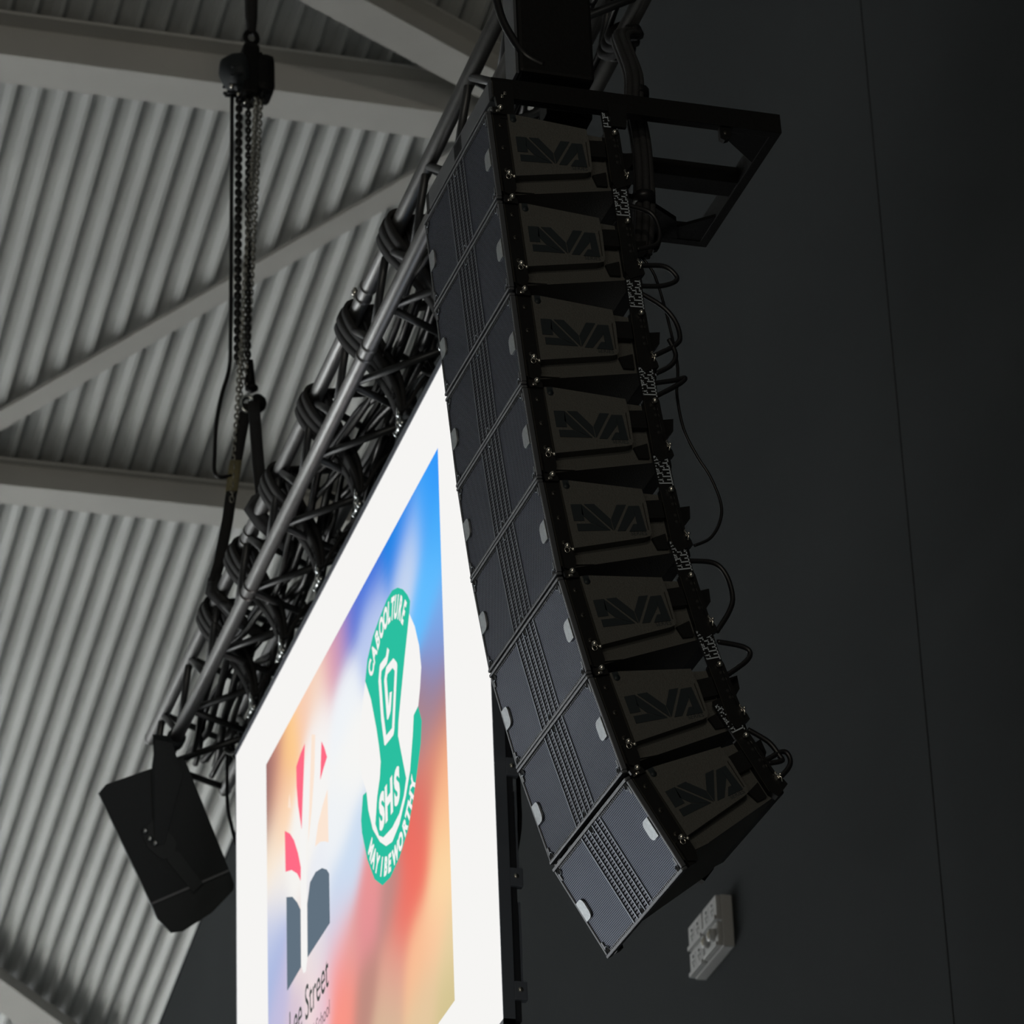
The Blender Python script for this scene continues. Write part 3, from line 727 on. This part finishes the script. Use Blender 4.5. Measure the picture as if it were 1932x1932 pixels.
# black chain hoist body between truss and frame
ho = thing('chain_hoist', (-11.1, 3.72, 9.52), 'black hoist body standing above the flying frame at the top', 'hoist')
b = MB(); b.box((-11.10, 3.475, 9.56), (-10.96, 3.735, 10.62), 'black', bev=.012)
b.box((-11.09, 3.466, 9.56), (-10.975, 3.476, 10.60), 'bar')
wbuild(b, 'body', ho)
b = MB(); b.box((-11.2, 3.62, 10.6), (-11.0, 3.95, 10.68), 'black'); b.box((-11.14, 3.90, 10.6), (-11.06, 4.30, 10.86), 'black'); wbuild(b, 'hanger', ho)
b = MB(); b.box((-11.16, 3.60, 9.49), (-11.08, 3.76, 9.57), 'black', bev=.004); wbuild(b, 'hook', ho)
b = MB()
b.tube(smooth_path([(-11.0, 3.40, 9.98), (-10.99, 3.425, 9.80), (-10.98, 3.46, 9.70), (-10.97, 3.50, 9.63), (-10.97, 3.56, 9.60)], 6), .014, 'cable', 8)
tag(b.build('cable'), 'black cable curving down the front of the hoist body', 'cable')

# cable bundle running down behind the stack
b = MB()
for k in range(6):
    dx, dy = .022*math.cos(k*1.05), .022*math.sin(k*1.05)
    b.tube(smooth_path([(-12.55+dx, 4.43+dy, 10.98), (-12.1+dx, 4.28+dy, 10.62), (-11.5+dx, 4.02+dy, 10.15), (-11.12+dx, 3.925+dy, 9.72), (-11.10+dx, 3.915+dy, 9.58), (-11.10+dx, 3.93+dy, 9.45), (-11.10+dx, 3.935+dy, 9.33), (-11.13+dx, 3.94+dy*1.2, 9.18), (-11.15+dx, 3.93+dy, 9.02)], 6), .013, 'sling', 8)
for zz in (9.62, 9.20): b.tube([(-11.10, 3.93, zz), (-11.10, 3.93, zz+.025)], .040, 'bolt' if zz > 9.9 else 'cable', 12)
tag(b.build('cable_bundle'), 'thick black cable bundle dropping behind the flying frame', 'cable')
# sling at chord behind the stack
b = MB()
for k in range(3):
    xx = -12.60+.05*k
    b.tube(smooth_path([(xx+.12, 4.39, 10.85), (xx+.04, 4.43, 10.89), (xx, 4.425, 10.95), (xx-.03, 4.38, 10.965), (xx-.05, 4.345, 10.93), (xx, 4.36, 10.88), (xx+.12, 4.39, 10.85), (xx+.25, 4.33, 10.75)], 5), .022, 'sling', 8)
tag(b.build('round_sling'), 'black sling knotted on the rear truss tube above the flying frame', 'sling')

def cable_thing(pts, r, label, group=None, n=8):
    b = MB(); b.tube(smooth_path(pts, n), r, 'cable', 8)
    return tag(b.build('cable'), label, 'cable', group)
cable_thing([(-11.1, 3.901, 8.989), (-11.1, 3.952, 8.914), (-11.1, 3.991, 8.736), (-11.1, 4.012, 8.578), (-11.1, 4.004, 8.467), (-11.1, 4.02, 8.34), (-11.1, 4.059, 8.247), (-11.1, 4.1, 8.173), (-11.1, 4.13, 8.08), (-11.1, 4.122, 8.011), (-11.1, 4.086, 7.949), (-11.1, 4.03, 7.915)], .0052, 'long thin black cable curving out behind the middle of the stack')
G = 'link cables looping between the speakers'
LOOPS = [([(3.82, 9.11), (3.911, 9.093), (3.941, 9.036), (3.932, 8.973), (3.86, 8.94)], 'link cable loop behind the topmost speaker'),
 ([(3.85, 8.875), (3.946, 8.889), (3.99, 8.858), (3.983, 8.833), (3.932, 8.81), (3.85, 8.80)], 'link cable loop behind the second speaker, pinched flat'),
 ([(3.85, 8.78), (3.928, 8.739), (3.971, 8.694), (3.99, 8.636), (3.975, 8.594), (3.88, 8.53)], 'broad link cable loop behind the third speaker'),
 ([(3.952, 8.611), (3.972, 8.554), (3.952, 8.512), (3.90, 8.475)], 'small inner link cable loop under the broad loop at the third speaker'),
 ([(3.88, 8.435), (3.958, 8.457), (3.998, 8.472), (3.984, 8.452), (3.942, 8.421), (3.88, 8.38)], 'sharp pointed link cable loop behind the fourth speaker'),
 ([(3.96, 7.80), (4.053, 7.804), (4.094, 7.765), (4.111, 7.691), (4.095, 7.634), (4.05, 7.56)], 'large link cable loop behind the sixth speaker'),
 ([(4.05, 7.525), (4.131, 7.517), (4.156, 7.497), (4.136, 7.462), (4.06, 7.40)], 'pointed link cable loop behind the seventh speaker'),
 ([(4.13, 7.23), (4.196, 7.194), (4.228, 7.151), (4.235, 7.134), (4.19, 7.12)], 'short link cable arc above the lowest speaker'),
 ([(4.17, 7.12), (4.238, 7.165), (4.262, 7.146), (4.254, 7.109), (4.20, 7.05)], 'lowest link cable loop, behind the tilted bottom speaker')]
for pts, lb in LOOPS:
    cable_thing([(-11.0, y, z) for y, z in pts], .0085, lb, G)

# ------------------------------------------------------------------ hanging loudspeaker at the end of the truss
nv = Vector((-0.891, 0.187, 0.414)).normalized()
LK = 1.062
def far(p): return (p[0]*LK, p[1]*LK, 1.6+(p[2]-1.6)*LK)
F1 = [(-17.859, 3.42, 10.081), (-17.837, 3.449, 10.116), (-17.763, 3.65, 10.184), (-17.712, 3.792, 10.229), (-17.718, 3.811, 10.207), (-17.88, 4.052, 9.751), (-18.019, 3.706, 9.608)]
F1 = [far(p) for p in F1]
GP = [(-18.019, 3.706, 9.608), (-18.042, 3.745, 9.54), (-18.056, 3.817, 9.479), (-18.043, 3.865, 9.485), (-17.979, 3.992, 9.564), (-17.916, 4.081, 9.66), (-17.903, 4.083, 9.687), (-17.88, 4.052, 9.751)]
GP = [far(p) for p in GP]
ls = thing('loudspeaker', (-18.98, 3.98, 10.04), 'black loudspeaker hanging tilted from the left end of the truss', 'speaker')
b = MB(); F1v = [Vector(p) for p in F1]
b.prism(F1v, nv*.36, 'spk', .86)
wbuild(b, 'cabinet', ls)
b = MB(); b.prism([Vector(p)+nv*.012 for p in GP], nv*.34, 'letter', .88)
wbuild(b, 'grille', ls)
dl = (F1v[6]-F1v[0]).normalized(); dw = (F1v[3]-F1v[1]).normalized()
b = MB()  # front rim on the left edge, caught light put in as pale metal
b.tube([F1v[0]-dw*.002+nv*.01, F1v[6]-dw*.002+nv*.01, Vector(GP[1])-dw*.004+nv*.01, Vector(GP[2])-dw*.002+nv*.01], .0045, 'badge', 6)
wbuild(b, 'rim', ls)['label'] = 'front rim, lit edge shown as pale colour'
b = MB()
b.prism([F1v[6]+nv*-.002, F1v[5]-nv*.002, F1v[5]+dl*.012-nv*.002, F1v[6]+dl*.012-nv*.002], nv*.01, 'bar')
wbuild(b, 'seam_strip', ls)
c0 = Vector(far((-17.885, 3.70, 9.89)))
b = MB()  # recessed connector plate
q0 = c0-nv*.003
b.prism([q0-dw*.055-dl*.04, q0+dw*.045-dl*.10, q0+dw*.085+dl*.06, q0+dw*.04+dl*.13, q0-dw*.02+dl*.12, q0-dw*.06+dl*.04], nv*.004, 'letter')
wbuild(b, 'connector_plate', ls)
for k, (a_, c_) in enumerate(((-.035, -.045), (-.030, .0), (-.015, .03))):
    b = MB(); q = c0+dw*a_+dl*c_-nv*.006
    b.tube([q, q-nv*.02], .013, 'shackle', 10); wbuild(b, 'connector', ls)['label'] = 'silver cable connector'
b = MB()
q = F1v[5]*.35+F1v[6]*.65
b.prism([c0+dw*.0+dl*.13-nv*.004, c0+dw*.07+dl*.10-nv*.004, c0+dw*.115+dl*.30-nv*.004, c0+dw*.05+dl*.33-nv*.004], nv*.004, 'letter')
wbuild(b, 'yoke_foot', ls)
b = MB()
Yk = [(-17.705, 3.655, 10.309), (-17.694, 3.737, 10.293), (-17.75, 3.80, 10.16), (-17.90, 3.745, 9.86), (-17.905, 3.70, 9.86), (-17.775, 3.655, 10.17)]
b.prism([Vector(far(p))-nv*.020 for p in Yk], nv*.012, 'spk')
wbuild(b, 'yoke_arm', ls)
b = MB()
top = Vector(far((-17.70, 3.70, 10.30)))
b.prism([top+Vector((-.03, -.05, -.05)), top+Vector((-.03, .06, -.05)), top+Vector((-.05, .06, .06)), top+Vector((-.05, -.05, .06))], nv*.03, 'spk')
b.tube([(top.x-.10, YF, zbot(YF)), (top.x-.03, YF, zbot(YF))], .048, 'spk', 14)
wbuild(b, 'hanging_bracket', ls)
cable_thing([(-17.95, 4.28, 10.93), (-17.86, 4.26, 10.70), (-17.80, 4.22, 10.45), (-17.82, 4.2, 10.35)] [:0] or [(-19.0, 4.3, 10.93), (-18.92, 4.28, 10.6), (-18.75, 4.26, 10.4), (-18.6, 4.26, 10.2), (-18.42, 4.28, 10.05)], .009, 'thin black cable running from the truss end down behind the screen corner')

# ------------------------------------------------------------------ chain hoist with bridle over the truss
XH = -17.7; YH = 4.13
h = thing('chain_hoist', (XH, YH, 13.9), 'black chain hoist motor hanging below the roof on the left', 'hoist')
b = MB()
b.box((XH-.08, YH-.045, 14.03), (XH+.08, YH+.045, 14.345), 'black', bev=.02)
b.box((XH-.09, YH+.02, 14.055), (XH+.09, YH+.128, 14.29), 'black', bev=.045)
b.box((XH-.06, YH+.03, 14.26), (XH+.03, YH+.07, 14.33), 'black', bev=.01)
wbuild(b, 'motor_body', h)
b = MB()
b.tube([(XH, YH-.03, 14.19), (XH, YH-.07, 14.18), (XH, YH-.105, 14.165), (XH, YH-.125, 14.15)], [.115, .115, .100, .055], 'spk', 20)
for k in range(12):
    a = 2*PI*k/12; b.tube([(XH+.108*math.cos(a), YH-.055, 14.18+.108*math.sin(a)), (XH+.096*math.cos(a), YH-.115, 14.162+.096*math.sin(a))], .009, 'spk', 6)
for k in range(3): b.ball((XH+.06-.04*k, YH-.105+.045*k, 14.065-.015*k), .011, 'bolt')
wbuild(b, 'cooling_cover', h)
b = MB(); b.tube([(XH, YH+.015+.032*math.cos(a), 14.43+.040*math.sin(a)) for a in [2*PI*k/14 for k in range(14)]], .014, 'black', 8, closed=True)
b.tube([(XH, YH+.015, 14.33), (XH, YH+.015, 14.39)], .022, 'black', 8)
wbuild(b, 'hook', h)
b = MB(); b.tube([(XH, YH+.015, 14.46), (XH, YH+.015, 14.56), (XH, YH+.015, 14.68), (XH+.01, YH+.015, roof_z(XH))], [.024, .034, .036, .036], 'sling', 8)
wbuild(b, 'hanging_strap', h)
def chain(x, y, z0, z1, m, wire=.0055, ln=.040, wd=.012, drift=(0, 0)):
    b = MB(); n = int((z0-z1)/(ln*.72))
    for k in range(n):
        z = z0-ln*.72*(k+.5); f_ = k/n; cx = x+drift[0]*f_; cy = y+drift[1]*f_; pts = []
        for q in range(10):
            a = 2*PI*q/10; s_, c_ = math.sin(a), math.cos(a)
            zz = z+(ln/2-wd)*(1 if s_ > 0 else -1)*(abs(s_) > .1)+wd*s_
            if k % 2: pts.append((cx+wd*c_, cy, zz))
            else: pts.append((cx, cy+wd*c_, zz))
        b.tube(pts, wire, m, 5, closed=True)
    return b
wbuild(chain(XH-.02, YH-.048, 14.05, 12.42, 'chain_dark', .0085, .036, .0125, (0, -.015)), 'load_chain', h)
wbuild(chain(XH+.02, YH-.008, 14.05, 12.42, 'chain_dark', .0065, .036, .011, (0, -.01)), 'load_chain', h)
for k, (dx, dy, zt, z1, dr) in enumerate(((.04, .030, 14.05, 11.62, (-.04, -.13)), (-.03, .048, 14.06, 11.75, (-.02, -.12)), (.0, .066, 14.12, 12.3, (0, -.09)))):
    wbuild(chain(XH+dx, YH+dy, zt, z1, 'chain', .0045, .036, .0105, dr), 'slack_chain', h)['label'] = 'grey slack chain'
b = MB()
b.tube([(XH, YH-.0, 12.46), (XH, YH-.005, 12.32)], [.014, .030], 'black', 8)
b.ball((XH, YH+.005, 12.30), .035, 'black', 10, (1, 1, .6))
b.ball((XH, YH+.035, 12.215), .046, 'black', 12, (1, 1.0, 1.1))
b.tube([(XH+.02, YH-.02+.035*math.cos(a), 12.19+.045*math.sin(a)) for a in [2*PI*k/14 for k in range(14)]], .013, 'shackle', 8, closed=True)
wbuild(b, 'lower_hook', h)
b = MB()
b.strip([(XH, YH-.02, 12.20), (XH, YH-.055, 12.0), (XH-.01, YH-.085, 11.8), (XH-.02, YH-.115, 11.55), (XH-.05, YH-.150, 11.32), (XH-.07, YH-.175, 11.22)], (.005, .027, 0), .03, 'sling')
b.strip([(XH-.07, YH-.165, 11.25), (XH-.08, YH-.178, 11.17), (XH-.06, YH-.13, 11.11), (XH-.02, YH-.05, 10.99), (XH, YH+.08, 10.9)], (.03, .02, 0), .03, 'sling')
o = tag(b.build('bridle_strap'), 'black strap with a tan tag, from the hook down to the truss', 'strap')
g = MB(); g.strip([(XH-.005, YH-.077, 11.87), (XH-.012, YH-.098, 11.70)], (.006, .029, 0), .036, 'tag'); t_ = g.build('tag'); t_.parent = o; t_['label'] = 'tan tag'
b = MB()
b.strip([(XH+.02, YH+.01, 12.20), (XH+.18, YH-.02, 11.98), (XH+.45, YH-.07, 11.60), (XH+.72, YH-.115, 11.26)], (.005, .028, 0), .03, 'sling')
b.strip([(XH+.71, YH-.125, 11.29), (XH+.74, YH-.17, 11.20), (XH+.74, YH-.12, 11.13), (XH+.74, YH+.05, 10.98)], (.04, .02, 0), .03, 'sling')
tag(b.build('bridle_strap'), 'plain black strap from the hook down to the truss, right of the tagged one', 'strap')
cable_thing([(XH-.02, YH-.085, 14.06), (XH-.03, YH-.09, 13.2), (XH-.03, YH-.095, 12.6), (XH, 4.02, 12.40), (XH, 3.982, 12.242), (XH, 3.954, 12.07), (XH, 3.945, 11.89), (XH, 3.945, 11.80), (XH, 3.972, 11.771), (XH, 4.03, 11.786)], .010, 'black control cable hanging in a bow left of the chains')

# ------------------------------------------------------------------ outlets on the wall
ot = thing('power_outlet', (-18.72, WALL_Y, 9.83), 'grey four gang power outlet on the dark wall under the speakers', 'power outlet')
OX0, OX1, OZ0, OZ1, OD = -18.955, -18.50, 9.84, 10.125, .075
b = MB(); b.box((OX0, WALL_Y-OD+.012, OZ0), (OX1, WALL_Y, OZ1), 'outlet', bev=.008); wbuild(b, 'back_box', ot)
xm = (OX0+OX1)/2; zm = (OZ0+OZ1)/2
for (a0, a1) in ((OX0+.006, xm-.010), (xm+.010, OX1-.006)):
    for (c0_, c1) in ((OZ0+.004, zm-.006), (zm+.006, OZ1-.004)):
        lower_right = a0 > xm and c0_ < zm
        b = MB(); y0 = WALL_Y-OD-.012
        b.box((a0, y0, c0_), (a1, WALL_Y-OD+.012, c1), 'outlet', bev=.006)
        b.box((a0+.004, y0-.012, c0_), (a1-.004, y0, c0_+.022), 'outlet', bev=.004)
        mo = wbuild(b, 'outlet_module', ot)
        xc = (a0+a1)/2; zc = (c0_+c1)/2+.012
        for dx in (-.045, .045):
            b = MB()
            if lower_right:
                b.tube([(xc+dx, y0+.001, zc), (xc+dx, y0-.028, zc)], .034, 'outlet', 14)
                for (ex, ez) in ((-.012, .008), (.012, .008), (0, -.012)): b.box((xc+dx+ex-.004, y0-.030, zc+ez-.009), (xc+dx+ex+.004, y0-.0275, zc+ez+.009), 'brass')
            else:
                b.box((xc+dx-.030, y0-.0015, zc-.052), (xc+dx+.030, y0+.001, zc+.034), 'outlet')
                b.disc((xc+dx, y0-.0015, zc+.015), (0, -1, 0), .009, .002, 'outletdark')
                for (ex, ez) in ((-.012, -.012), (.012, -.012), (0, -.034)): b.box((xc+dx+ex-.003, y0-.003, zc+ez-.008), (xc+dx+ex+.003, y0-.001, zc+ez+.008), 'outletdark')
            o = b.build('socket')
            for v in o.data.vertices: v.co -= ot.location
            o.parent = mo
